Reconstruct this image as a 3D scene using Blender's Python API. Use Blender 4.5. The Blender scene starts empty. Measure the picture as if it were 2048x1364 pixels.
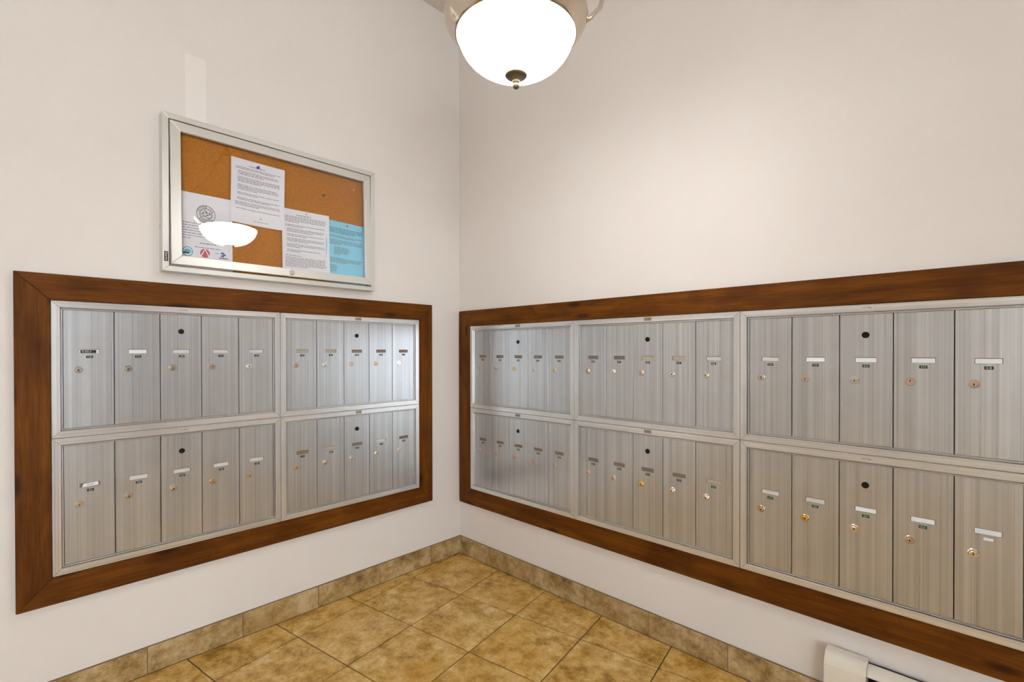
import bpy, math, random
from mathutils import Matrix, Vector
random.seed(7)
PI = math.pi
S = bpy.context.scene
C = S.collection

# ------------------------------------------------------------------ camera
cam_d = bpy.data.cameras.new('camera'); cam = bpy.data.objects.new('camera', cam_d); C.objects.link(cam)
S.camera = cam
yaw, pitch, roll = 0.7651, -0.0057, -0.0017
fw = Vector((-math.sin(yaw)*math.cos(pitch), math.cos(yaw)*math.cos(pitch), math.sin(pitch)))
rt = Vector((math.cos(yaw), math.sin(yaw), 0)); up = rt.cross(fw)
rt, up = math.cos(roll)*rt + math.sin(roll)*up, -math.sin(roll)*rt + math.cos(roll)*up
cam.matrix_world = Matrix(((rt.x, up.x, -fw.x, 2.1366), (rt.y, up.y, -fw.y, -1.7827), (rt.z, up.z, -fw.z, 1.1471), (0, 0, 0, 1)))
cam_d.sensor_width = 36; cam_d.lens = 36*967.607/2048
cam_d.shift_x = (1024-1026.773)/2048; cam_d.shift_y = (708.046-682)/2048
cam_d.clip_start = 0.02

# ------------------------------------------------------------------ world and exposure
W = bpy.data.worlds.new('daylight'); S.world = W; W.use_nodes = True
W.node_tree.nodes['Background'].inputs[0].default_value = (0.90, 0.96, 1.0, 1)
W.node_tree.nodes['Background'].inputs[1].default_value = 7.6
S.view_settings.view_transform = 'Standard'; S.view_settings.look = 'None'
S.view_settings.gamma = 1; S.view_settings.use_curve_mapping = False
S.view_settings.exposure = 1.26
LAMP_STRENGTH = 13.5
LAMP_COLOR = (1.0, 0.985, 0.965)

# ------------------------------------------------------------------ materials
def lin(r, g, b): return tuple((c/255/12.92 if c/255 <= .04045 else ((c/255+.055)/1.055)**2.4) for c in (r, g, b)) + (1,)
class N:
    def __init__(s, name):
        s.m = bpy.data.materials.new(name); s.m.use_nodes = True; s.t = s.m.node_tree
        s.b = s.t.nodes['Principled BSDF']; s.out = s.t.nodes['Material Output']
    def n(s, kind, **kw):
        x = s.t.nodes.new('ShaderNode'+kind)
        for k, v in kw.items():
            if k in x.inputs: x.inputs[k].default_value = v
            else: setattr(x, k, v)
        return x
    def l(s, a, b): s.t.links.new(a, b)
    def coords(s, scale=(1, 1, 1), rand=0.0):
        tc = s.n('TexCoord'); mp = s.n('Mapping'); mp.inputs['Scale'].default_value = scale
        s.l(tc.outputs['Object'], mp.inputs['Vector'])
        if rand:
            oi = s.n('ObjectInfo'); mu = s.n('Math', operation='MULTIPLY'); mu.inputs[1].default_value = rand
            s.l(oi.outputs['Random'], mu.inputs[0]); s.l(mu.outputs[0], mp.inputs['Location'])
        return mp.outputs['Vector']
    def noise(s, vec, scale, detail=4, rough=.55):
        x = s.n('TexNoise'); x.inputs['Scale'].default_value = scale; x.inputs['Detail'].default_value = detail
        x.inputs['Roughness'].default_value = rough; s.l(vec, x.inputs['Vector']); return x.outputs['Fac']
    def ramp(s, fac, stops):
        r = s.n('ValToRGB'); e = r.color_ramp.elements
        while len(e) < len(stops): e.new(.5)
        for q, (p, c) in zip(e, stops): q.position = p; q.color = c if len(c) == 4 else tuple(c)+(1,)
        s.l(fac, r.inputs[0]); return r.outputs['Color']
    def mix(s, fac, a, b, mode='MIX'):
        x = s.n('MixRGB', blend_type=mode)
        for v, i in ((fac, 0), (a, 1), (b, 2)):
            if hasattr(v, 'links') or hasattr(v, 'is_linked'): s.l(v, x.inputs[i])
            else: x.inputs[i].default_value = v
        return x.outputs[0]
    def bump(s, h, strength, dist=.001):
        b = s.n('Bump'); b.inputs['Strength'].default_value = strength; b.inputs['Distance'].default_value = dist
        s.l(h, b.inputs['Height']); s.l(b.outputs[0], s.b.inputs['Normal'])
    def set(s, color=None, rough=None, metal=None, spec=None):
        if color is not None:
            if hasattr(color, 'is_linked'): s.l(color, s.b.inputs['Base Color'])
            else: s.b.inputs['Base Color'].default_value = color
        if rough is not None: s.b.inputs['Roughness'].default_value = rough
        if metal is not None: s.b.inputs['Metallic'].default_value = metal
        if spec is not None: s.b.inputs['Specular IOR Level'].default_value = spec
        return s.m

def plain(name, color, rough=.5, metal=0., spec=.5):
    return N(name).set(color, rough, metal, spec)

def mat_wall():
    k = N('wall_paint'); v = k.coords()
    f = k.noise(v, 1.3, 3); base = k.ramp(f, [(.3, lin(222, 216, 212)), (.7, lin(227, 222, 218))])
    # faint scuffs low on the wall
    mp = k.coords((14, 14, 5)); s = k.noise(mp, 3.0, 6, .7)
    sc = k.ramp(s, [(.70, (0, 0, 0)), (.76, (1, 1, 1))])
    base = k.mix(k.mix(.12, (0, 0, 0, 1), sc), base, lin(150, 140, 132))
    k.bump(k.noise(v, 90, 3), .12, .002)
    return k.set(base, .42, 0, .10)
def mat_brushed(name, axis, tint=(.565, .583, .605), metal=.78):
    k = N(name)
    sc = (240, 240, .5) if axis == 'Z' else (.5, 240, 240)
    sw = (60, 60, .4) if axis == 'Z' else (.4, 60, 60)
    v = k.coords(sc, 40); f = k.noise(v, 1.0, 3, .7)
    g = k.noise(k.coords(sw, 23), 1.0, 3, .6)
    a = tuple(c*.76 for c in tint)+(1,); b = tuple(min(1, c*1.20) for c in tint)+(1,)
    col = k.mix(.45, k.ramp(f, [(.3, a), (.7, b)]), k.ramp(g, [(.35, a), (.65, b)]))
    # hand grime in soft blotches
    gr = k.ramp(k.noise(k.coords((5, 5, 5), 9), 1.0, 5, .65), [(.5, (0, 0, 0)), (.8, (1, 1, 1))])
    col = k.mix(k.mix(.25, (0, 0, 0, 1), gr), col, (.40, .36, .31, 1))
    rr = k.n('MapRange'); rr.inputs['To Min'].default_value = .25; rr.inputs['To Max'].default_value = .33
    k.l(f, rr.inputs['Value']); k.l(rr.outputs[0], k.b.inputs['Roughness'])
    k.bump(f, .02, .0006)
    k.b.inputs['Anisotropic'].default_value = .25
    k.b.inputs['Anisotropic Rotation'].default_value = .25 if axis == 'Z' else 0.
    tg = k.n('CombineXYZ'); tg.inputs[2].default_value = 1.0; k.l(tg.outputs[0], k.b.inputs['Tangent'])
    return k.set(col, None, metal, .5)
def mat_wood():
    k = N('stained_pine'); v = k.coords((1.6, 22, 22), 17)
    f = k.noise(v, 1.6, 6, .62)
    col = k.ramp(f, [(.28, lin(58, 27, 4)), (.48, lin(92, 50, 9)), (.62, lin(114, 66, 14)), (.82, lin(136, 84, 22))])
    fine = k.noise(k.coords((12, 420, 420), 5), 1.0, 2); col = k.mix(.35, col, k.ramp(fine, [(.3, lin(70, 34, 8)), (.7, lin(128, 76, 24))]))
    # darker heartwood patches, then knots (2-D cells in the face of the plank)
    pt_ = k.ramp(k.noise(k.coords((5, 9, 9), 41), 1.0, 4, .6), [(.46, (0, 0, 0)), (.66, (1, 1, 1))])
    col = k.mix(k.mix(.55, (0, 0, 0, 1), pt_), col, lin(62, 29, 5))
    sp = k.n('SeparateXYZ'); cb = k.n('CombineXYZ'); k.l(k.coords((3.4, 1, 11), 31), sp.inputs[0]); k.l(sp.outputs[0], cb.inputs[0]); k.l(sp.outputs[2], cb.inputs[1])
    vo = k.n('TexVoronoi', voronoi_dimensions='2D'); vo.inputs['Scale'].default_value = 1.0; k.l(cb.outputs[0], vo.inputs['Vector'])
    kn = k.ramp(vo.outputs['Distance'], [(.05, (1, 1, 1)), (.16, (0, 0, 0))])
    sel = k.n('SeparateXYZ'); k.l(vo.outputs['Color'], sel.inputs[0]); gt = k.n('Math', operation='GREATER_THAN'); gt.inputs[1].default_value = .55; k.l(sel.outputs[0], gt.inputs[0])
    kn = k.mix(1.0, kn, gt.outputs[0], 'MULTIPLY')
    col = k.mix(k.mix(.8, (0, 0, 0, 1), kn), col, lin(40, 18, 5))
    k.bump(fine, .25, .001)
    return k.set(col, .5, 0, .12)
def mat_tile(name, cols, rough):
    k = N(name); v = k.coords((1, 1, 1), 53)
    f = k.noise(v, 13, 12, .78)
    col = k.ramp(f, [(.36, cols[0]), (.46, cols[1]), (.54, cols[2]), (.66, cols[3])])
    f2 = k.noise(v, 34, 6, .7); col = k.mix(k.mix(.5, (0, 0, 0, 1), k.ramp(f2, [(.55, (0, 0, 0)), (.72, (1, 1, 1))])), col, cols[0])
    f3 = k.noise(v, 3.0, 4, .6); col = k.mix(k.mix(.45, (0, 0, 0, 1), k.ramp(f3, [(.45, (0, 0, 0)), (.7, (1, 1, 1))])), col, cols[4])
    k.bump(f2, .18, .0015)
    return k.set(col, rough, 0, .4)
def mat_cork():
    k = N('cork'); v = k.coords()
    f = k.noise(v, 260, 3, .7); col = k.ramp(f, [(.3, lin(158, 92, 8)), (.55, lin(186, 116, 16)), (.75, lin(204, 138, 36))])
    k.bump(f, .3, .001); return k.set(col, .85, 0, .2)
def mat_glass(name):
    k = N(name); k.t.nodes.remove(k.b)
    tr = k.n('BsdfTransparent'); gl = k.n('BsdfGlossy'); gl.inputs['Roughness'].default_value = .0
    fr = k.n('Fresnel'); fr.inputs['IOR'].default_value = 1.5; mx = k.n('MixShader')
    k.l(fr.outputs[0], mx.inputs[0]); k.l(tr.outputs[0], mx.inputs[1]); k.l(gl.outputs[0], mx.inputs[2]); k.l(mx.outputs[0], k.out.inputs[0])
    return k.m
def mat_emit(name, color, strength):
    k = N(name); k.t.nodes.remove(k.b); e = k.n('Emission'); e.inputs[0].default_value = color+(1,); e.inputs[1].default_value = strength
    k.l(e.outputs[0], k.out.inputs[0]); return k.m

M = {}
M['wall'] = mat_wall()
kc = N('ceiling_texture'); kc.bump(kc.noise(kc.coords(), 120, 4), .5, .004); M['ceil'] = kc.set(lin(222, 212, 204), .8, 0, .2)
M['alu_v'] = mat_brushed('brushed_aluminium_upright', 'Z')
M['alu_h'] = mat_brushed('brushed_aluminium_level', 'X', (.74, .745, .75), .72)
M['alu_s'] = mat_brushed('brushed_aluminium_stile', 'Z', (.70, .705, .71), .72)
M['wood'] = mat_wood()
TC = (lin(138, 100, 34), lin(190, 150, 74), lin(216, 180, 108), lin(236, 212, 158), lin(206, 156, 60))
M['tile'] = mat_tile('travertine_floor_tile', TC, .34)
BC = (lin(112, 84, 44), lin(158, 132, 88), lin(182, 158, 116), lin(204, 184, 148), lin(168, 132, 70))
M['base_tile'] = mat_tile('travertine_base_tile', BC, .38)
M['grout'] = plain('grout', lin(88, 72, 48), .9, 0, .2)
M['base_grout'] = plain('base_grout', lin(132, 112, 84), .9, 0, .2)
M['cork'] = mat_cork()
M['glass'] = mat_glass('clear_glass')
M['case'] = plain('satin_anodised_aluminium', (.66, .66, .63, 1), .38, .5, .5)
M['dark'] = plain('dark_gap', (.02, .018, .016, 1), .8, 0, .2)
M['black'] = plain('black_metal', (.02, .018, .016, 1), .35, .6, .5)
M['keyhole'] = plain('keyhole_black', (.006, .005, .005, 1), .7, 0, .2)
M['nickel'] = plain('nickel', (.72, .69, .65, 1), .26, 1)
M['silver'] = plain('bright_chrome', (.86, .87, .88, 1), .18, 1)
M['brass'] = plain('aged_brass', (.62, .50, .30, 1), .3, 1)
M['gold'] = plain('bright_brass', (.80, .56, .20, 1), .26, 1)
M['bronze'] = plain('pink_bronze', (.66, .52, .44, 1), .3, 1)
M['lamp_metal'] = plain('polished_nickel_bronze', (.60, .52, .42, 1), .09, 1)
M['finial'] = plain('satin_bronze', (.15, .12, .08, 1), .5, .6)
M['bowl'] = mat_emit('lit_opal_glass', LAMP_COLOR, LAMP_STRENGTH)
M['heater'] = plain('cream_enamel', lin(226, 220, 208), .35, 0, .5)
M['white_card'] = plain('white_card', lin(230, 235, 240), .7, 0, .2)
M['offwhite_card'] = plain('offwhite_card', lin(208, 206, 204), .7, 0, .2)
M['beige_card'] = plain('beige_card', lin(178, 168, 154), .7, 0, .2)
M['tan_card'] = plain('tan_card', lin(142, 122, 82), .7, 0, .2)
M['mint_card'] = plain('mint_card', lin(208, 224, 214), .6, 0, .2)
M['slot_back'] = plain('slot_backing', lin(136, 122, 112), .6, .3, .3)
M['tape_dark'] = plain('dark_green_tape', (.025, .04, .028, 1), .45, 0, .4)
M['tape_green'] = plain('green_tape', (.02, .10, .055, 1), .45, 0, .4)
M['tape_black'] = plain('black_tape', (.012, .012, .012, 1), .45, 0, .4)
M['digit'] = plain('embossed_white', lin(222, 226, 218), .6, 0, .2)
M['paper'] = plain('white_paper', lin(236, 233, 236), .75, 0, .2)
M['blue_paper'] = plain('blue_paper', lin(146, 214, 236), .75, 0, .2)
M['ink'] = plain('grey_ink', lin(120, 116, 120), .8, 0, .1)
M['ink_dark'] = plain('dark_ink', lin(62, 60, 64), .8, 0, .1)
M['ink_blue'] = plain('blue_ink', lin(88, 112, 170), .8, 0, .1)
M['ink_teal'] = plain('teal_print', lin(110, 178, 206), .8, 0, .1)
M['ink_red'] = plain('red_print', lin(210, 92, 98), .8, 0, .1)
M['ink_orange'] = plain('orange_print', lin(222, 178, 140), .8, 0, .1)
M['plate'] = plain('maker_plate', lin(44, 24, 28), .4, 0, .4)
M['mailplate'] = plain('mail_plate', (.70, .67, .60, 1), .4, .7, .5)
M['mailplate_brass'] = plain('mail_plate_tarnished', (.36, .30, .20, 1), .45, .7, .5)
M['pin_blue'] = plain('blue_plastic', lin(40, 76, 190), .3)
M['pin_green'] = plain('green_plastic', lin(40, 110, 84), .3)
M['pin_clear'] = plain('clear_plastic', lin(214, 206, 196), .2)

# ------------------------------------------------------------------ geometry helpers
class MB:
    def __init__(s): s.v = []; s.f = []; s.mi = []
    def add(s, vs, fs, mi=0):
        o = len(s.v); s.v += [tuple(p) for p in vs]; s.f += [tuple(i+o for i in f) for f in fs]; s.mi += [mi]*len(fs); return s
    def box(s, x0, x1, y0, y1, z0, z1, mi=0):
        v = [(x, y, z) for x in (x0, x1) for y in (y0, y1) for z in (z0, z1)]
        return s.add(v, [(0, 1, 3, 2), (4, 6, 7, 5), (0, 4, 5, 1), (2, 3, 7, 6), (0, 2, 6, 4), (1, 5, 7, 3)], mi)
    def bbox(s, x0, x1, yb, yf, z0, z1, b, mi=0):
        """slab standing proud to yf (front = smaller y) with its front edges chamfered by b"""
        v = [(x0, yb, z0), (x1, yb, z0), (x1, yb, z1), (x0, yb, z1), (x0, yf+b, z0), (x1, yf+b, z0), (x1, yf+b, z1), (x0, yf+b, z1),
             (x0+b, yf, z0+b), (x1-b, yf, z0+b), (x1-b, yf, z1-b), (x0+b, yf, z1-b)]
        f = [(8, 9, 10, 11), (0, 3, 2, 1)]
        for a in range(4):
            n = (a+1) % 4; f += [(a, n, n+4, a+4), (a+4, n+4, n+8, a+8)]
        return s.add(v, f, mi)
    def prism(s, poly, y0, y1, mi=0):
        """polygon in XZ (counter-clockwise seen from -y) extruded from y0 (front) to y1 (back)"""
        n = len(poly); v = [(x, y0, z) for x, z in poly]+[(x, y1, z) for x, z in poly]
        return s.add(v, [tuple(range(n)), tuple(range(2*n-1, n-1, -1))]+[(i, i+n, (i+1) % n+n, (i+1) % n) for i in range(n)], mi)
    def disc(s, cx, cz, r, yb, yf, seg=20, b=0., mi=0, squash=1.):
        v = []
        rings = [(r, yb), (r, yf+b), (r-b*1.3, yf)]
        for rr, y in rings: v += [(cx+rr*math.cos(2*PI*i/seg)*squash, y, cz+rr*math.sin(2*PI*i/seg)) for i in range(seg)]
        f = [tuple(range(2*seg, 3*seg))]
        for k in range(2):
            f += [(k*seg+i, k*seg+(i+1) % seg, (k+1)*seg+(i+1) % seg, (k+1)*seg+i) for i in range(seg)]
        return s.add(v, f, mi)
    def ring(s, cx, cz, r0, r1, y, seg=40, mi=0):
        v = [(cx+r*math.cos(2*PI*i/seg), y, cz+r*math.sin(2*PI*i/seg)) for r in (r0, r1) for i in range(seg)]
        return s.add(v, [(i, (i+1) % seg, seg+(i+1) % seg, seg+i) for i in range(seg)], mi)
    def lathe(s, prof, seg=48, cx=0, cy=0, mi=0):
        n = len(prof); v = [(cx+r*math.cos(2*PI*i/seg), cy+r*math.sin(2*PI*i/seg), z) for r, z in prof for i in range(seg)]
        return s.add(v, [(k*seg+i, k*seg+(i+1) % seg, (k+1)*seg+(i+1) % seg, (k+1)*seg+i) for k in range(n-1) for i in range(seg)], mi)
    def tube(s, pts, r, seg=10, mi=0):
        pts = [Vector(p) for p in pts]; v = []
        for i, p in enumerate(pts):
            d = (pts[min(i+1, len(pts)-1)]-pts[max(i-1, 0)]).normalized()
            a = d.orthogonal().normalized() if i == 0 else (a-d*a.dot(d)).normalized()
            b = d.cross(a)
            v += [p+r*(a*math.cos(2*PI*k/seg)+b*math.sin(2*PI*k/seg)) for k in range(seg)]
        n = len(pts)
        return s.add(v, [(k*seg+i, k*seg+(i+1) % seg, (k+1)*seg+(i+1) % seg, (k+1)*seg+i) for k in range(n-1) for i in range(seg)]
                     + [tuple(range(seg-1, -1, -1)), tuple(range((n-1)*seg, n*seg))], mi)
    def text(s, key, cx, y, cz, h, mi=0, rot=0., maxw=None):
        vs, fs, w, hh, x0, z0 = TXT[key]
        k = h/hh
        kx = min(k, maxw/w) if maxw else k
        ca, sa = math.cos(rot), math.sin(rot); out = []
        for (x, z) in vs:
            a = (x-x0-w/2)*kx; b = (z-z0-hh/2)*k
            out.append((cx+a*ca-b*sa, y, cz+a*sa+b*ca))
        return s.add(out, fs, mi)
    def mesh(s, name, mats, smooth=False):
        me = bpy.data.meshes.new(name); me.from_pydata(s.v, [], s.f)
        for m in (mats if isinstance(mats, (list, tuple)) else [mats]): me.materials.append(m)
        me.polygons.foreach_set('material_index', s.mi)
        if smooth: me.polygons.foreach_set('use_smooth', [True]*len(s.f))
        me.update(); return me
    def obj(s, name, mats, parent=None, smooth=False, loc=None, rot=None):
        return link(name, s.mesh(name, mats, smooth), parent, loc, rot)
def link(name, me, parent=None, loc=None, rot=None):
    o = bpy.data.objects.new(name, me); C.objects.link(o)
    if parent: o.parent = parent
    if loc: o.location = loc
    if rot: o.rotation_euler = rot
    return o
def fixnormals(o):
    import bmesh
    bm = bmesh.new(); bm.from_mesh(o.data); bmesh.ops.recalc_face_normals(bm, faces=bm.faces); bm.to_mesh(o.data); bm.free(); return o
def tag(o, label, cat, group=None):
    o['label'] = label; o['category'] = cat
    if group: o['group'] = group
    return o
def thing(name, label, cat, loc, rotz=0, group=None):
    o = link(name, None); o.location = loc; o.rotation_euler = (0, 0, rotz); o.empty_display_size = .05
    return tag(o, label, cat, group)
def struct(o): o['kind'] = 'structure'; return o

# all lettering is turned into flat meshes once
TXT = {}
NUMS = [str(n) for n in list(range(118, 123))+list(range(201, 223))+list(range(301, 323))]
words = NUMS + ['U.S. MAIL', 'RUBELA', 'Goff', 'Quartet'] + sorted(set('NOTARYSEALMINNESOTA'))
tmp = []
for w in words:
    cu = bpy.data.curves.new('t', 'FONT'); cu.body = w; cu.resolution_u = 2; cu.size = 1
    o = bpy.data.objects.new('t', cu); C.objects.link(o); tmp.append((w, o, cu))
bpy.context.view_layer.update(); dg = bpy.context.evaluated_depsgraph_get()
for w, o, cu in tmp:
    me = bpy.data.meshes.new_from_object(o.evaluated_get(dg))
    vs = [(v.co.x, v.co.y) for v in me.vertices]; fs = [tuple(p.vertices) for p in me.polygons]
    xs = [a for a, b in vs]; zs = [b for a, b in vs]
    TXT[w] = (vs, fs, max(xs)-min(xs), max(zs)-min(zs), min(xs), min(zs))
    bpy.data.meshes.remove(me)
for w, o, cu in tmp: bpy.data.objects.remove(o); bpy.data.curves.remove(cu)

# ------------------------------------------------------------------ the room
RX, RY, RZ, T = 5.4, -4.4, 3.015, .12
struct(MB().box(-T, 0, RY-T, T, -.05, RZ+.05).obj('wall_left', M['wall']))
struct(MB().box(0, RX+T, 0, T, -.05, RZ+.05).obj('wall_right', M['wall']))
MB().box(0, .0003, -1.3234, -1.2555, 2.0, 2.262).obj('pale_patch', plain('pale_patch_tone', lin(231, 226, 222), .4, 0, .12), bpy.data.objects['wall_left'])  # slightly paler rectangle on the wall above the cork board
GX0, GX1 = 4.25, 5.35
wb = MB(); wb.box(0, GX0, RY-T, RY, -.05, RZ+.05); wb.box(GX1, RX+T, RY-T, RY, -.05, RZ+.05); wb.box(GX0, GX1, RY-T, RY, 2.55, RZ+.05)
struct(wb.obj('wall_back', M['wall']))
# the wall opposite the cork board is opened for glazed doors added for daylight
DY0, DY1, DZ = -4.36, -2.66, 2.55
wb = MB(); wb.box(RX, RX+T, RY, DY0, -.05, RZ+.05); wb.box(RX, RX+T, DY1, 0, -.05, RZ+.05); wb.box(RX, RX+T, DY0, DY1, DZ, RZ+.05)
struct(wb.obj('wall_entrance', M['wall']))
struct(MB().box(-T, RX+T, RY-T, T, RZ, RZ+.12).obj('ceiling', M['ceil']))
# unseen glazed doors in two walls, added to supply the daylight
for q, (loc, rz, wd) in enumerate((((RX+.05, DY1, 0), 0, .85), ((RX+.05, DY1-.85, 0), 0, .85), ((GX0, RY-.05, 0), PI/2, .55), ((GX0+.55, RY-.05, 0), PI/2, .55))):
    d1 = link('door_%d' % (q+1), None); d1.location = loc; d1.rotation_euler = (0, 0, rz); struct(d1)
    for a, b in ((-wd+.001, -wd+.07), (-.07, -.001)): MB().box(-.03, .03, a, b, 0, 2.545).obj('door_stile', M['case'], d1)
    for z0, z1 in ((0., .16), (.98, 1.04), (2.46, 2.545)): MB().box(-.03, .03, -wd+.07, -.07, z0, z1).obj('door_rail', M['case'], d1)
    for z0, z1 in ((.16, .98), (1.04, 2.46)): MB().box(-.004, .004, -wd+.07, -.07, z0, z1).obj('pane', M['glass'], d1)
    hy = -wd+.035 if q == 0 else -.035; sg = -1 if q < 2 else 1
    MB().tube([(sg*.03, hy, .95), (sg*.08, hy, .95), (sg*.08, hy, 1.25), (sg*.03, hy, 1.25)], .011).obj('door_handle', M['nickel'], d1, True)

# unseen dark wooden doors opposite the cork board, added to darken mailbox reflections
for q, yc in ((5, -.80), (6, -1.80)):
    d4 = struct(MB().box(-.045, 0, -.495, .495, 0, 2.30).obj('door_%d' % q, M['wood'])); d4.location = (RX, yc, 0)
    for z0, z1 in ((.25, 1.0), (1.15, 2.1)): MB().bbox(-.33, .33, 0, -.012, z0, z1, .010).obj('door_panel', M['wood'], d4, loc=(-.045, 0, 0), rot=(0, 0, -PI/2))
    hy = -.42 if q == 5 else .42
    MB().tube([(-.045, hy, 1.05), (-.10, hy, 1.05), (-.10, hy*.75, 1.05)], .011).obj('door_handle', M['nickel'], d4, True)

# floor: grout bed with one object for each tile, laid at an angle to the walls and cut along them
floor = struct(MB().box(-T, RX+T, RY-T, T, -.06, -.003).obj('floor', M['grout']))
O0 = Vector((.0676, -.3656)); ang = math.radians(9.306); P_ = .31379
e1 = Vector((math.cos(ang), math.sin(ang))); e2 = Vector((math.sin(ang), -math.cos(ang)))
def clip(poly, f):
    out = []
    for i in range(len(poly)):
        a, b = poly[i], poly[(i+1) % len(poly)]; fa, fb = f(a), f(b)
        if fa >= 0: out.append(a)
        if (fa >= 0) != (fb >= 0): out.append(a+(b-a)*(fa/(fa-fb)))
    return out
g = .0022
full = None
for i in range(-4, 22):
    for j in range(-6, 22):
        c0 = O0+e1*(P_*i)+e2*(P_*j)
        q = [c0+e1*g+e2*g, c0+e1*g+e2*(P_-g), c0+e1*(P_-g)+e2*(P_-g), c0+e1*(P_-g)+e2*g]
        n0 = len(q)
        inside = all(.012 < p.x < RX-.002 and RY+.002 < p.y < -.012 for p in q)
        for f in (lambda p: p.x-.011, lambda p: RX-p.x, lambda p: -.011-p.y, lambda p: p.y-RY):
            q = clip(q, f)
            if not q: break
        if len(q) < 3: continue
        cen = c0+e1*(P_/2)+e2*(P_/2)
        area = sum(q[k].x*q[(k+1) % len(q)].y-q[(k+1) % len(q)].x*q[k].y for k in range(len(q)))/2
        if abs(area) < 4e-4: continue
        if area < 0: q = q[::-1]
        if inside and full:
            link('tile', full, floor, (cen.x, cen.y, 0)); continue
        loc = [p-cen for p in q]; n = len(loc); b = .0012
        ctr = sum(loc, Vector((0, 0)))/n
        inn = [p+(ctr-p).normalized()*b*1.6 for p in loc]
        mb = MB(); vs = [(p.x, p.y, -.004) for p in loc]+[(p.x, p.y, -b*.6) for p in loc]+[(p.x, p.y, 0) for p in inn]
        fs = [tuple(range(2*n, 3*n))]+[(k*n+m, k*n+(m+1) % n, (k+1)*n+(m+1) % n, (k+1)*n+m) for k in range(2) for m in range(n)]
        mb.add(vs, fs); o = mb.obj('tile', M['tile'], floor, loc=(cen.x, cen.y, 0))
        if inside: full = o.data

# baseboards: cut floor tile standing against the wall
BH = .096
def baseboard(name, rotz, joints, end):
    b = MB().box(0, end, -.009, 0, 0, BH).obj(name, M['base_grout'], rot=(0, 0, rotz)); struct(b)
    js = [0.]+joints
    for a, c in zip(js, joints+[end]):
        w = c-a-.003; mb = MB().bbox(-w/2, w/2, 0, -.011, 0, BH-.002, .0015)
        mb.obj('tile', M['base_tile'], b, loc=((a+c)/2, 0, .001))
    return b
jr = [.2567+.3093*k for k in range(18) if .2567+.3093*k < RX-.05]
baseboard('baseboard_right', 0, jr, RX)
# on the left wall local x runs from the room's rear to the corner
jl = [RY*-1-v for v in [.2127+.3090*k for k in range(16)] if v < -RY-.05]
bl = baseboard('baseboard_left', PI/2, sorted(jl), -RY); bl.location = (0, RY, 0)

# ------------------------------------------------------------------ mailbox units
UW, UH = .70, .4409
PROF = [(0, 0), (0, -.0175), (.0018, -.0205), (.0215, -.0205), (.0224, -.0192), (.0226, -.0040), (.0250, -.0040), (.0250, -.0150), (.0254, -.0158), (.0276, -.0158), (.0282, -.0150), (.0282, -.0060)]
IN = .0286
def frame_side(mb, side, w, h, s):
    """one mitred side of the unit's frame, profile swept between two corners"""
    def corner(k, d):
        x = (-w/2+d, w/2-d)[k in (1, 2)]; z = (d, h-d)[k in (2, 3)]; return x, z
    a, b = side; m = .0005*s; ax = 0 if side in ((0, 1), (2, 3)) else 1
    v = []
    for d, y in PROF:
        for k in (a, b):
            x, z = corner(k, max(d*s, m*.6))
            if ax == 0: x += m if x < 0 else -m     # hairline open mitre
            else: z += m if z < h/2 else -m
            v.append((x, y*s, z))
    n = len(PROF); mb.add(v, [(2*i, 2*i+1, 2*i+3, 2*i+2) for i in range(n-1)])
def door_mesh(dw, dh, s, slot):
    """door leaf with chamfered edges and a sunk name slot"""
    x0, x1, z0, z1 = slot; F, B, b, PK = -.0130*s, -.004*s, .0004*s, -.0092*s
    mb = MB(); X0, X1, Z0, Z1 = -dw/2, dw/2, 0, dh
    xs = [X0+b, x0, x1, X1-b]; zs = [Z0+b, z0, z1, Z1-b]
    v = [(x, F, z) for z in zs for x in xs]; f = []
    for r in range(3):
        for c in range(3):
            if r == 1 and c == 1: continue
            f.append((r*4+c, r*4+c+1, (r+1)*4+c+1, (r+1)*4+c))
    mb.add(v, f)
    o = [(X0, F+b, Z0), (X1, F+b, Z0), (X1, F+b, Z1), (X0, F+b, Z1)]; i_ = [(X0+b, F, Z0+b), (X1-b, F, Z0+b), (X1-b, F, Z1-b), (X0+b, F, Z1-b)]; k_ = [(x, B, z) for x, y, z in o]
    mb.add(k_+o+i_, [(a, (a+1) % 4, (a+1) % 4+4, a+4) for a in range(4)]+[(a+4, (a+1) % 4+4, (a+1) % 4+8, a+8) for a in range(4)])
    fr = [(x0, F, z0), (x1, F, z0), (x1, F, z1), (x0, F, z1)]; bk = [(x, PK, z) for x, y, z in fr]
    mb.add(fr+bk, [(a, a+4, (a+1) % 4+4, (a+1) % 4) for a in range(4)])
    mb.add(bk, [(0, 1, 2, 3)], 1)
    return mb
LOCKS = {}
def lock_mesh(mat, s, turned):
    key = (mat, s, turned)
    if key not in LOCKS:
        mb = MB(); mb.disc(0, 0, .0115*s, -.0125*s, -.0165*s, 24, .0012*s)
        t = -1 if not turned else 1
        mb.disc(0, .0022*s*t, .0070*s, -.0160*s, -.0180*s, 20, .0007*s)
        mb.box(-.0010*s, .0010*s, -.0184*s, -.0175*s, (.0022*t-.0030)*s, (.0022*t+.0010)*s, 1)
        mb.disc(0, (.0022*t+.0014)*s, .0016*s, -.0175*s, -.0184*s, 10, 0, 1)
        LOCKS[key] = mb.mesh('lock', [M[mat], M['keyhole']])
    return LOCKS[key]
CAR = {}
def carrier_mesh(s):
    if s not in CAR:
        mb = MB(); mb.disc(0, 0, .0092*s, -.0125*s, -.0160*s, 22, .0010*s); mb.disc(0, 0, .0062*s, -.0158*s, -.0168*s, 18, .0006*s, 1)
        mb.box(-.0008*s, .0008*s, -.0172*s, -.0166*s, -.0036*s, .0036*s, 2)
        CAR[s] = mb.mesh('carrier_lock', [M['keyhole'], M['black'], M['keyhole']])
    return CAR[s]

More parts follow.
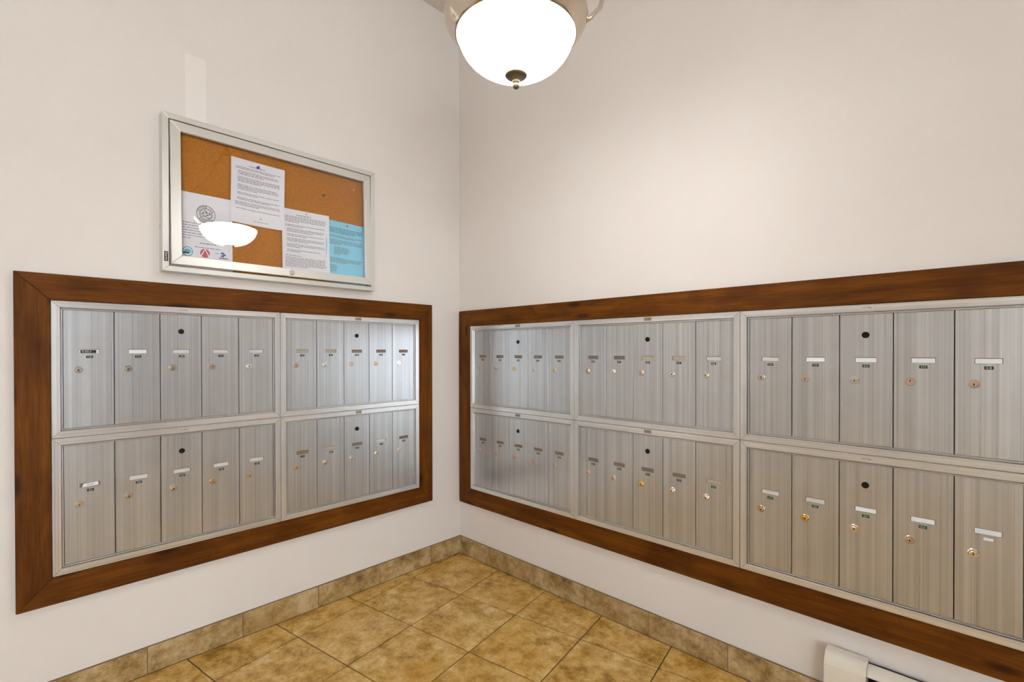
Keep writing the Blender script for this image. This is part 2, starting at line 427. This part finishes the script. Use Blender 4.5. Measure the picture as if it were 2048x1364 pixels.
def mailbox_unit(loc, rotz, s, label, nums, cards, locks, tapes, plate='mailplate'):
    t = thing('mailbox_unit', label, 'mailbox', loc, rotz, 'recessed mailbox units')
    w, h = UW*s, UH*s
    for nm, side, mt in (('frame_rail', (0, 1), 'alu_h'), ('frame_stile', (1, 2), 'alu_s'), ('frame_rail', (2, 3), 'alu_h'), ('frame_stile', (3, 0), 'alu_s')):
        mb = MB(); frame_side(mb, side, w, h, s); mb.obj(nm, M[mt], t)
    ins = IN*s
    MB().box(-w/2, w/2, -.003*s, 0, 0, h).obj('gap_shade_backing', M['dark'], t)  # near-black sheet over the wall, puts shade into the door and frame gaps
    pw = .0155*s
    mb = MB().box(-pw+.005*s, pw+.005*s, -.0216*s, -.0203*s, h-.0175*s, h-.0045*s); mb.text('U.S. MAIL', .005*s, -.0218*s, h-.011*s, .0042*s, 1, maxw=.025*s)
    mb.obj('mail_plate', [M[plate], M['ink_dark']], t)
    dw = (w-2*ins)/5; gap = .0023*s; dh = h-2*ins-.001*s
    sx0, sx1 = -dw/2+.0386*s, -dw/2+.0910*s
    ztop = h-ins-.0005*s
    sz1 = dh-(.1555-.0291)*s; sz0 = sz1-.0152*s
    for k in range(5):
        cx = -w/2+ins+dw*(k+.5)
        if s not in DOORS: DOORS[s] = door_mesh(dw-gap, dh, s, (sx0, sx1, sz0, sz1)).mesh('door', [M['alu_v'], M['slot_back']])
        d = link('door', DOORS[s], t, (cx, 0, ztop-dh))
        cd = cards[k]
        if cd:
            mb = MB(); e = .0012*s; tilt = 0
            a0, a1 = sx0+e, sx1-e
            if cd == 'note':
                a0, a1 = sx0+.006*s, sx1-.005*s
                mb.prism([(a0, sz0+.0005*s), (a1, sz0+.0022*s), (a1-.001*s, sz1-.001*s), (a0+.004*s, sz1-.003*s)], -.0104*s, -.0093*s)
                mb.text('Goff', (a0+a1)/2, -.0106*s, (sz0+sz1)/2, .0065*s, 1)
                mats = [M['white_card'], M['ink_blue']]
            else:
                mb.box(a0, a1, -.0102*s, -.0093*s, sz0+e*.6, sz1-e*1.4)
                mats = [M[cd if cd != 'named' else 'white_card']]
                if cd == 'named':
                    mb.box(a0+.003*s, a1-.0075*s, -.0108*s, -.0102*s, sz0+.0022*s, sz1-.0030*s, 1)
                    mb.text('RUBELA', (a0+a1)/2-.006*s, -.0110*s, (sz0+sz1)/2-.0003*s, .0048*s, 2); mats += [M['tape_black'], M['digit']]
            mb.obj('name_card', mats, d)
        lz = dh-(.1810-.0291)*s; lx = (sx0+sx1)/2+.0005*s
        mb = MB()
        if nums[k]:
            mb.box(-.0088*s, .0088*s, -.0137*s, -.0129*s, -.0042*s, .0042*s); mb.text(nums[k], 0, -.0139*s, 0, .0052*s, 1)
            mb.obj('number_label', [M[tapes], M['digit']], d, loc=(lx, 0, lz), rot=(0, random.uniform(-.03, .03), 0))
        else:
            mb.box(-.0090*s, .0090*s, -.0136*s, -.0129*s, -.0035*s, .0035*s); mb.obj('number_label', M['white_card'], d, loc=(lx, 0, lz))
        lm = locks[k]; turned = lm.endswith('*')
        link('lock', lock_mesh(lm.strip('*'), s, turned), d, (-dw/2+.0375*s, 0, dh-(.2225-.0291)*s))
        if k == 2: link('carrier_lock', carrier_mesh(s), d, (0, 0, dh-(.0900-.0291)*s))
    return t
DOORS = {}
SR = 1.01786
LY = [-1.3429, -.6429]; LZ = [1.312-UH, 1.312-2*UH]
RXs = [.1135+SR*UW*(k+.5) for k in range(3)]; RZs = [1.2855-UH*SR, 1.2855-2*UH*SR]
n = lambda a: [str(a+i) for i in range(5)]
W_, O_, B_, E_ = 'white_card', 'offwhite_card', 'beige_card', None
mailbox_unit((0, LY[0], LZ[0]), PI/2, 1, 'aluminium mailbox unit whose first door has a black name tape', n(118), ['named', W_, O_, O_, O_], ['nickel', 'nickel', 'nickel', 'bronze*', 'silver'], 'tape_dark')
mailbox_unit((0, LY[0], LZ[1]), PI/2, 1, 'aluminium mailbox unit with a handwritten card on door 201', n(201), ['note', O_, O_, O_, O_], ['nickel', 'nickel', 'nickel', 'brass', 'brass'], 'tape_dark')
mailbox_unit((0, LY[1], LZ[0]), PI/2, 1, 'upper mailbox unit at the corner end of the wall with the cork board', n(206), [B_, B_, E_, E_, E_], ['bronze', 'nickel', 'bronze', 'brass', 'silver'], 'tape_dark', 'mailplate_brass')
mailbox_unit((0, LY[1], LZ[1]), PI/2, 1, 'lower mailbox unit at the corner end of the cork board wall, one mint name card', n(211), ['tan_card', B_, E_, 'mint_card', E_], ['brass', 'nickel', 'nickel', 'nickel', 'bronze'], 'tape_dark', 'mailplate_brass')
mailbox_unit((RXs[0], 0, RZs[0]), 0, SR, 'upper mailbox unit beside the corner on the wall with the heater, empty name slots', n(216), [E_]*5, ['nickel', 'nickel', 'brass', 'bronze', 'brass'], 'tape_dark', 'mailplate_brass')
mailbox_unit((RXs[0], 0, RZs[1]), 0, SR, 'lower mailbox unit beside the corner on the wall with the heater', ['221', '222', '301', '302', '303'], [E_]*5, ['bronze', 'bronze', 'bronze', 'bronze', 'bronze'], 'tape_green', 'mailplate_brass')
mailbox_unit((RXs[1], 0, RZs[0]), 0, SR, 'upper middle mailbox unit of the three-wide bank, doors 304 to 308', n(304), [E_, E_, B_, B_, O_], ['brass', 'nickel', 'bronze', 'nickel', 'nickel'], 'tape_dark', 'mailplate_brass')
mailbox_unit((RXs[1], 0, RZs[1]), 0, SR, 'lower middle mailbox unit of the three-wide bank, doors 309 to 313', n(309), [E_]*4+[B_], ['bronze', 'bronze', 'gold', 'silver', 'silver'], 'tape_green', 'mailplate_brass')
mailbox_unit((RXs[2], 0, RZs[0]), 0, SR, 'upper mailbox unit with white name cards, doors 314 to 318', n(314), [O_, W_, W_, W_, W_], ['nickel', 'bronze', 'silver', 'bronze*', 'bronze'], 'tape_dark')
mailbox_unit((RXs[2], 0, RZs[1]), 0, SR, 'mailbox unit right above the heater, doors 319 to 322 and one unnumbered', ['319', '320', '321', '322', None], [O_, O_, W_, W_, W_], ['brass', 'gold', 'silver', 'bronze', 'silver'], 'tape_green')

# ------------------------------------------------------------------ wooden surrounds
def surround(label, loc, rotz, x0, x1, z0, z1, ix0, ix1, iz0, iz1, scarf=None):
    """four mitred planks round the mailbox bank; outer rectangle x0..x1, z0..z1, opening ix0..ix1, iz0..iz1"""
    t = thing('mailbox_surround', label, 'wooden frame', loc, rotz)
    TH = -.0195; e = .0004
    def plank(poly, vertical=False):
        cx = sum(p[0] for p in poly)/len(poly); cz = sum(p[1] for p in poly)/len(poly)
        if vertical:   # the plank's own x axis runs along its length
            q = [(z-cz, -(x-cx)) for x, z in poly]; mb = MB().prism(q, TH, 0); o = mb.obj('plank', M['wood'], t, loc=(cx, 0, cz), rot=(0, -PI/2, 0))
        else:
            mb = MB().prism([(x-cx, z-cz) for x, z in poly], TH, 0); o = mb.obj('plank', M['wood'], t, loc=(cx, 0, cz))
        fixnormals(o)
        bv = o.modifiers.new('edge', 'BEVEL'); bv.width = .0012; bv.segments = 1; bv.limit_method = 'ANGLE'
    plank([(x0, z0+e), (ix0, iz0+e), (ix0, iz1-e), (x0, z1-e)], True)
    plank([(x1, z0+e), (x1, z1-e), (ix1, iz1-e), (ix1, iz0+e)], True)
    plank([(x0+e, z0), (x1-e, z0), (ix1-e, iz0), (ix0+e, iz0)])
    if scarf:
        sa, sb = scarf
        plank([(ix0+e, iz1), (sb-e, iz1), (sa-e, z1), (x0+e, z1)]); plank([(sb+e, iz1), (ix1-e, iz1), (x1-e, z1), (sa+e, z1)])
    else: plank([(ix0+e, iz1), (ix1-e, iz1), (x1-e, z1), (x0+e, z1)])
    return t
surround('dark stained plank frame round the four mailbox units under the cork board', (.0006, 0, 0), PI/2, -1.774, -.208, .344, 1.3955, -1.6935, -.2923, .4297, 1.3125)
surround('long dark stained plank frame round the six mailbox units above the heater', (0, -.0006, 0), 0, .018, 2.339, .298, 1.3725, .1130, 2.2525, .3875, 1.2860, (.557, .634))

# ------------------------------------------------------------------ cork notice board
by0, by1, bz0, bz1, bd = -1.405, -.5675, 1.4365, 2.0030, .050
bb = thing('bulletin_board', 'silver framed cork bulletin board behind a glass door, pinned with notices', 'bulletin board', (0, (by0+by1)/2, bz0), PI/2)
bw, bh = by1-by0, bz1-bz0
def mitred(parent, names, x0, x1, z0, z1, wd, yb, yf, mat, b=.0012, tilt=None):
    I = [(x0+wd, z0+wd), (x1-wd, z0+wd), (x1-wd, z1-wd), (x0+wd, z1-wd)]; Oo = [(x0, z0), (x1, z0), (x1, z1), (x0, z1)]
    for k in range(4):
        q = [Oo[k], Oo[(k+1) % 4], I[(k+1) % 4], I[k]]
        o = MB().prism(q, yf, yb).obj(names[k % 2], mat, parent)
        bv = o.modifiers.new('edge', 'BEVEL'); bv.width = b; bv.segments = 2; bv.limit_method = 'ANGLE'
        if tilt: o.location = tilt[0]; o.rotation_euler = tilt[1]
        fixnormals(o)
mitred(bb, ('case_rail', 'case_side'), -bw/2, bw/2, 0, bh, .020, 0, -bd, M['case'])
MB().box(-bw/2+.015, bw/2-.015, -.014, -.002, .015, bh-.015).obj('cork_panel', M['cork'], bb)
# the glass door hangs from its top edge and stands slightly open at the foot
dx0, dx1, dz0, dz1 = -bw/2+.0235, bw/2-.0235, .0245, bh-.0235
hinge = (0, -.034, dz1); TILT = math.radians(2.0)
dr = link('glass_door', None, bb, hinge, (-TILT, 0, 0)); dr.empty_display_size = .02
mitred(dr, ('door_rail', 'door_stile'), dx0, dx1, dz0-dz1, 0, .0325, .0, -.014, M['case'])
MB().box(dx0+.028, dx1-.028, -.0075, -.0045, dz0-dz1+.028, -.028).obj('glass_pane', M['glass'], dr)
mb = MB().disc(0, 0, .0105, -.013, -.019, 24, .0015); mb.disc(0, 0, .0060, -.0188, -.0202, 18, .0005, 1); mb.box(-.0008, .0008, -.0206, -.0200, -.0035, .0035, 2)
mb.obj('door_lock', [M['nickel'], M['silver'], M['keyhole']], dr, loc=(.0225, 0, dz0-dz1+.0155))
mb = MB().box(-.0058, .0058, -bd-.0012, -bd+.0002, -.0175, .0175); mb.text('Quartet', 0, -bd-.0014, 0, .0082, 1, rot=-PI/2, maxw=.031)
mb.obj('maker_plate', [M['plate'], M['digit']], bb, loc=(-bw/2+.0105, 0, .052))
for z in (.155, .163): MB().disc(-bw/2-.001, z, .0035, -.020, -.0245, 10, .0005).obj('hinge_screw', M['nickel'], bb)

# papers pinned to the cork (real letter sheets, slightly curled)
def sheet(name, label, yc, ztop, x, w=.2159, h=.2794, mat='paper', lines=None, curl=.006, rot=0., extra=None, group='notices on the cork board'):
    t = thing(name, label, 'notice', (x, yc, ztop), PI/2, group)
    nx, nz = 9, 9
    def cy(u, v):   # bulge of the sheet away from the board
        return -(curl*(abs(2*u-1)**2.2)*(.35+.65*v) + .0015*math.sin(5*v+2*u))
    def pt(u, v, off=0.):
        a, b = (u-.5)*w, -v*h; return (a*math.cos(rot)-b*math.sin(rot), cy(u, v)-off, a*math.sin(rot)+b*math.cos(rot))
    mb = MB(); v = [pt(i/nx, j/nz) for j in range(nz+1) for i in range(nx+1)]
    v += [(p[0], p[1]+.0003, p[2]) for p in v]; K = (nx+1)*(nz+1)
    f = []
    for j in range(nz):
        for i in range(nx):
            a = j*(nx+1)+i; f += [(a, a+nx+1, a+nx+2, a+1), (a+K, a+K+1, a+K+nx+2, a+K+nx+1)]
    mb.add(v, f); o = mb.obj('paper_sheet', M[mat], t, True)
    pr = MB()
    for (v0, n_, u0, u1, lh, mi, ragged) in (lines or []):
        for k in range(n_):
            vv = v0+k*lh; u = u0; end = u1 if k < n_-1 or n_ == 1 else u0+(u1-u0)*random.uniform(.3, .9)
            end -= random.uniform(0, .05) if ragged else 0
            while u < end-.01:
                l = min(random.uniform(.018, .075), end-u); hh = min(lh*.40, .0085)
                pr.add([pt(u, vv+hh, .0005), pt(u+l, vv+hh, .0005), pt(u+l, vv, .0005), pt(u, vv, .0005)], [(0, 1, 2, 3)], mi); u += l+.011
    if extra: extra(pr, pt)
    pr.obj('printed_text', [M['ink'], M['ink_dark'], M['ink_blue'], M['ink_teal'], M['ink_red'], M['ink_orange'], M['paper']], o)['kind'] = 'stuff'
    return t
def seal(pr, pt_in):
    pt = pt_in
    def blob(u, v, r, mi, a0=0., a1=2*PI, off=.0006, seg=24):
        vs = [pt(u, v, off)]+[pt(u+r*math.cos(a0+(a1-a0)*i/seg), v-r*math.sin(a0+(a1-a0)*i/seg)*.77, off) for i in range(seg+1)]
        pr.add(vs, [(0, i, i+1) for i in range(1, seg+1)], mi)
    cu, cv, R_ = .56, .26, .155       # radius in page widths
    def P2(a, r, off=.0006): return pt(cu+r*math.cos(a), cv-r*math.sin(a)*.2159/.2794, off)
    def circ(r, th, mi=1, seg=44):
        vs = [P2(2*PI*i/seg, rr) for rr in (r, r-th) for i in range(seg)]
        pr.add(vs, [(i, (i+1) % seg, seg+(i+1) % seg, seg+i) for i in range(seg)], mi)
    circ(R_, .008); circ(R_*.68, .007); circ(R_*.56, .004)
    def arc(word, a0, a1, r, hgt, flip):
        for k, ch in enumerate(word):
            if ch == ' ': continue
            a = a0+(a1-a0)*k/(len(word)-1)
            vs, fs, w, hh, x0, z0 = TXT[ch]; s_ = hgt/hh
            rot = a-PI/2 if not flip else a+PI/2
            out = []
            for x, z in vs:
                p, q = (x-x0-w/2)*s_, (z-z0-hh/2)*s_
                du, dv = p*math.cos(rot)-q*math.sin(rot), p*math.sin(rot)+q*math.cos(rot)
                out.append(pt(cu+r*math.cos(a)+du, cv-(r*math.sin(a)+dv)*.2159/.2794, .0007))
            pr.add(out, fs, 1)
    arc('NOTARY SEAL', math.radians(158), math.radians(22), R_*.84, .030, False)
    arc('MINNESOTA', math.radians(222), math.radians(318), R_*.84, .030, True)
    rnd = random.Random(3)
    for i in range(64):     # ring of fine lettering, too small to read
        a = 2*PI*i/64; pr.add([P2(a, R_*.60), P2(a+.05, R_*.60), P2(a+.05, R_*.65), P2(a, R_*.65)], [(0, 3, 2, 1)], 0)
    for i in range(34):     # engraved landscape in the middle
        a, r = rnd.uniform(0, 2*PI), R_*.46*math.sqrt(rnd.random()); l = rnd.uniform(.006, .026)
        u_, v_ = cu+r*math.cos(a), cv-r*math.sin(a)*.77; pr.add([pt(u_, v_+.007, .0006), pt(u_+l, v_+.009, .0006), pt(u_+l, v_, .0006), pt(u_, v_-.002, .0006)], [(0, 1, 2, 3)], rnd.choice((0, 1, 0)))
    blob(.56, .17, .018, 5)
    # row of logos near the foot
    pt = lambda u, v, off=0.: pt_in(u, v-.105, off)
    blob(.27, .895, .085, 3); blob(.27, .895, .068, 6, off=.0007); blob(.27, .905, .060, 3, 0, PI, .0008); pr.add([pt(.2, .925, .0009), pt(.30, .925, .0009), pt(.30, .905, .0009), pt(.2, .905, .0009)], [(0, 1, 2, 3)], 1)
    blob(.545, .895, .078, 4); pr.add([pt(.455, .955, .0008), pt(.48, .955, .0008), pt(.552, .84, .0008), pt(.540, .835, .0008)], [(0, 1, 2, 3)], 6); pr.add([pt(.61, .955, .0008), pt(.635, .955, .0008), pt(.552, .835, .0008), pt(.540, .84, .0008)], [(0, 1, 2, 3)], 6)
    for (u, v) in ((.83, .865), (.86, .885), (.83, .905)): pr.add([pt(u-.03, v+.012, .0007), pt(u+.02, v+.018, .0007), pt(u+.03, v-.008, .0007), pt(u-.02, v-.014, .0007)], [(0, 1, 2, 3)], 2)
    for k in range(6): u = .775+k*.025; pr.add([pt(u, .945, .0007), pt(u+.017, .945, .0007), pt(u+.017, .928, .0007), pt(u, .928, .0007)], [(0, 1, 2, 3)], 1)
    for k in range(3): u = .715+k*.022; pr.add([pt(u, .885, .0007), pt(u+.012, .885, .0007), pt(u+.006, .86, .0007)], [(0, 1, 2)], 2)
cx_ = .0165
sheet('notary_notice', 'white notary notice with a round seal and a row of coloured logos', -1.2750, 1.7420, cx_, w=.205, lines=[(.40, 7, .06, .86, .034, 0, True), (.655, 1, .46, .72, .03, 1, False), (.712, 1, .38, .80, .028, 2, False)], curl=.003, extra=seal)
def flower(pr, pt):
    for k in range(5):
        a = 2*PI*k/5; u, v = .56+.016*math.cos(a), .875-.012*math.sin(a)
        pr.add([pt(u-.009, v+.007, .0006), pt(u+.009, v+.007, .0006), pt(u+.009, v-.007, .0006), pt(u-.009, v-.007, .0006)], [(0, 1, 2, 3)], 5)
sheet('typed_notice', 'white typed notice held by a blue push pin', -1.0760, 1.9130, cx_+.005, w=.2030, h=.2560, lines=[(.085, 1, .32, .62, .02, 1, False), (.125, 2, .08, .93, .022, 0, True), (.19, 3, .12, .90, .022, 0, True), (.28, 4, .12, .92, .022, 0, True), (.40, 4, .12, .92, .022, 0, True), (.52, 2, .12, .92, .022, 0, True), (.60, 2, .12, .92, .022, 0, True), (.665, 3, .08, .93, .022, 0, True), (.765, 1, .10, .96, .022, 0, True), (.93, 1, .42, .70, .018, 0, False)], curl=.009, rot=-.02, extra=flower)
sheet('long_typed_notice', 'white closely typed notice beside the blue sheet', -.8850, 1.7560, cx_+.004, w=.2060, lines=[(.075, 1, .30, .62, .02, 1, False), (.105, 5, .06, .92, .021, 0, True), (.235, 2, .06, .92, .021, 0, True), (.295, 3, .10, .90, .021, 0, True), (.38, 2, .10, .92, .021, 0, True), (.44, 3, .10, .92, .021, 0, True), (.525, 3, .10, .92, .021, 0, True), (.615, 2, .10, .86, .021, 0, True), (.70, 1, .06, .40, .02, 0, False), (.73, 8, .06, .94, .0195, 0, True)], curl=.008, rot=.01)
sheet('blue_notice', 'pale blue typed notice', -.6940, 1.7420, cx_+.002, w=.198, mat='blue_paper', lines=[(.11, 4, .05, .90, .024, 1, True), (.235, 2, .05, .90, .022, 0, True), (.305, 4, .05, .92, .022, 0, True), (.42, 6, .20, .60, .022, 0, True), (.60, 4, .06, .92, .022, 0, True), (.72, 6, .07, .30, .022, 0, True)], curl=.007, rot=-.025)
def pin(label, y, z, x, mat, r=.0045):
    o = MB().lathe([(0, .012), (r*.8, .0115), (r, .0098), (r*.55, .0075), (r*.5, .004), (r*1.05, .002), (r*1.05, .0008), (.0006, .0), (.0005, -.006)], 14).obj('push_pin', M[mat], smooth=True)
    o.location = (x, y, z); o.rotation_euler = (0, PI/2, 0); return tag(o, label, 'push pin', 'push pins in the cork board')
pin('blue push pin holding the upper typed notice', -1.0790, 1.8950, .0225, 'pin_blue')
pin('green push pin alone in bare cork', -.8040, 1.8480, .0145, 'pin_green')
pin('clear push pin holding the closely typed notice', -.8850, 1.7440, .0225, 'pin_clear', .0038)
pin('clear push pin holding the pale blue notice', -.6940, 1.7300, .0205, 'pin_clear', .0038)
pin('clear push pin alone in the top corner of the cork', -.6600, 1.9050, .0145, 'pin_clear', .0035)

# ------------------------------------------------------------------ pendant lamp
LX, LYy, LZ0 = 1.2528, -.8502, 1.981          # centre of the bowl's rim
lamp = thing('pendant_lamp', 'lit opal bowl pendant lamp in a polished nickel ring', 'lamp', (LX, LYy, LZ0-.13))
z0 = .13
bowl = [(.001, z0-.103)]
for k in range(1, 15):
    a = k/14*PI/2; bowl.append((.153*math.sin(a)**1.0, z0-.103*math.cos(a)**1.06 if k < 14 else z0))
MB().lathe(bowl, 56).obj('glass_bowl', M['bowl'], lamp, True)
MB().lathe([(.154, z0+.002), (.155, z0-.005), (.159, z0-.006), (.163, z0+.000), (.170, z0+.010), (.183, z0+.026), (.188, z0+.036), (.189, z0+.042), (.186, z0+.045), (.176, z0+.040), (.164, z0+.024), (.156, z0+.008), (.154, z0+.002)], 64).obj('metal_ring', M['lamp_metal'], lamp, True)
MB().lathe([(.0, z0-.1395), (.005, z0-.1385), (.0086, z0-.1345), (.0092, z0-.131), (.0078, z0-.1275), (.0070, z0-.1255), (.0098, z0-.1235), (.0098, z0-.1215), (.0090, z0-.120), (.0108, z0-.117), (.0148, z0-.1125), (.020, z0-.1095), (.0275, z0-.1075), (.0300, z0-.1045), (.0290, z0-.1015), (.010, z0-.100)], 32).obj('finial', M['finial'], lamp, True)
for k in range(3):
    a = math.radians(42+120*k)
    prof = [(.182, .036), (.198, .044), (.222, .070), (.232, .110), (.215, .170), (.160, .235), (.10, .30), (.055, .40), (.022, .47)]
    MB().tube([(r*math.cos(a), r*math.sin(a), z0+h) for r, h in prof], .0068, 12).obj('arm', M['nickel'], lamp, True)
MB().lathe([(.0, z0+.034), (.10, z0+.034), (.128, z0+.028), (.130, z0+.031), (.10, z0+.040), (.0, z0+.042)], 40).obj('light_block_pan', M['lamp_metal'], lamp, True)  # unseen disc added to keep the bowl's light off the stem
MB().lathe([(0, z0+.44), (.022, z0+.445), (.030, z0+.465), (.022, z0+.49), (.008, z0+.50), (.008, RZ-LZ0+.13-.03), (.0, RZ-LZ0+.13-.03)], 20).obj('stem', M['lamp_metal'], lamp, True)
MB().lathe([(.0, RZ-LZ0+.13-.045), (.03, RZ-LZ0+.13-.042), (.058, RZ-LZ0+.13-.02), (.064, RZ-LZ0+.13-.001), (.0, RZ-LZ0+.13-.001)], 28).obj('ceiling_canopy', M['lamp_metal'], lamp, True)

# ------------------------------------------------------------------ baseboard heater
ht = thing('baseboard_heater', 'cream enamelled baseboard heater under the long mailbox bank', 'heater', (1.80, 0, .03))
def extr(prof, x0, x1):
    n_ = len(prof); mb = MB(); mb.add([(x, y, z) for x in (x0, x1) for y, z in prof], [(i, (i+1) % n_, n_+(i+1) % n_, n_+i) for i in range(n_)]+[tuple(range(n_-1, -1, -1)), tuple(range(n_, 2*n_))]); return mb
XE = 1.52
fixnormals(extr([(-.012, 0), (-.067, 0), (-.068, .150)]+[(-.030-.038*math.cos(t*PI/16), .158+.040*math.sin(t*PI/16)) for t in range(1, 9)]+[(-.012, .199)], 0, .104).obj('end_cap', M['heater'], ht))
fixnormals(extr([(-.012, .176), (-.012, .188), (-.030, .186), (-.046, .178), (-.055, .165), (-.053, .163), (-.044, .174)], .104, XE).obj('top_cover', M['heater'], ht))
fixnormals(extr([(-.058, .128), (-.061, .130), (-.050, .148), (-.047, .146)], .104, XE).obj('damper_blade', M['heater'], ht))
fixnormals(extr([(-.056, .0), (-.062, .0), (-.063, .112), (-.055, .112)], .104, XE).obj('front_panel', M['heater'], ht))
fixnormals(extr([(-.012, .0), (-.018, .0), (-.018, .188), (-.012, .188)], .104, XE).obj('back_panel', M['dark'], ht))
fixnormals(extr([(-.024, .03), (-.052, .03), (-.052, .09), (-.024, .09)], .11, XE-.01).obj('heating_fins', M['black'], ht))
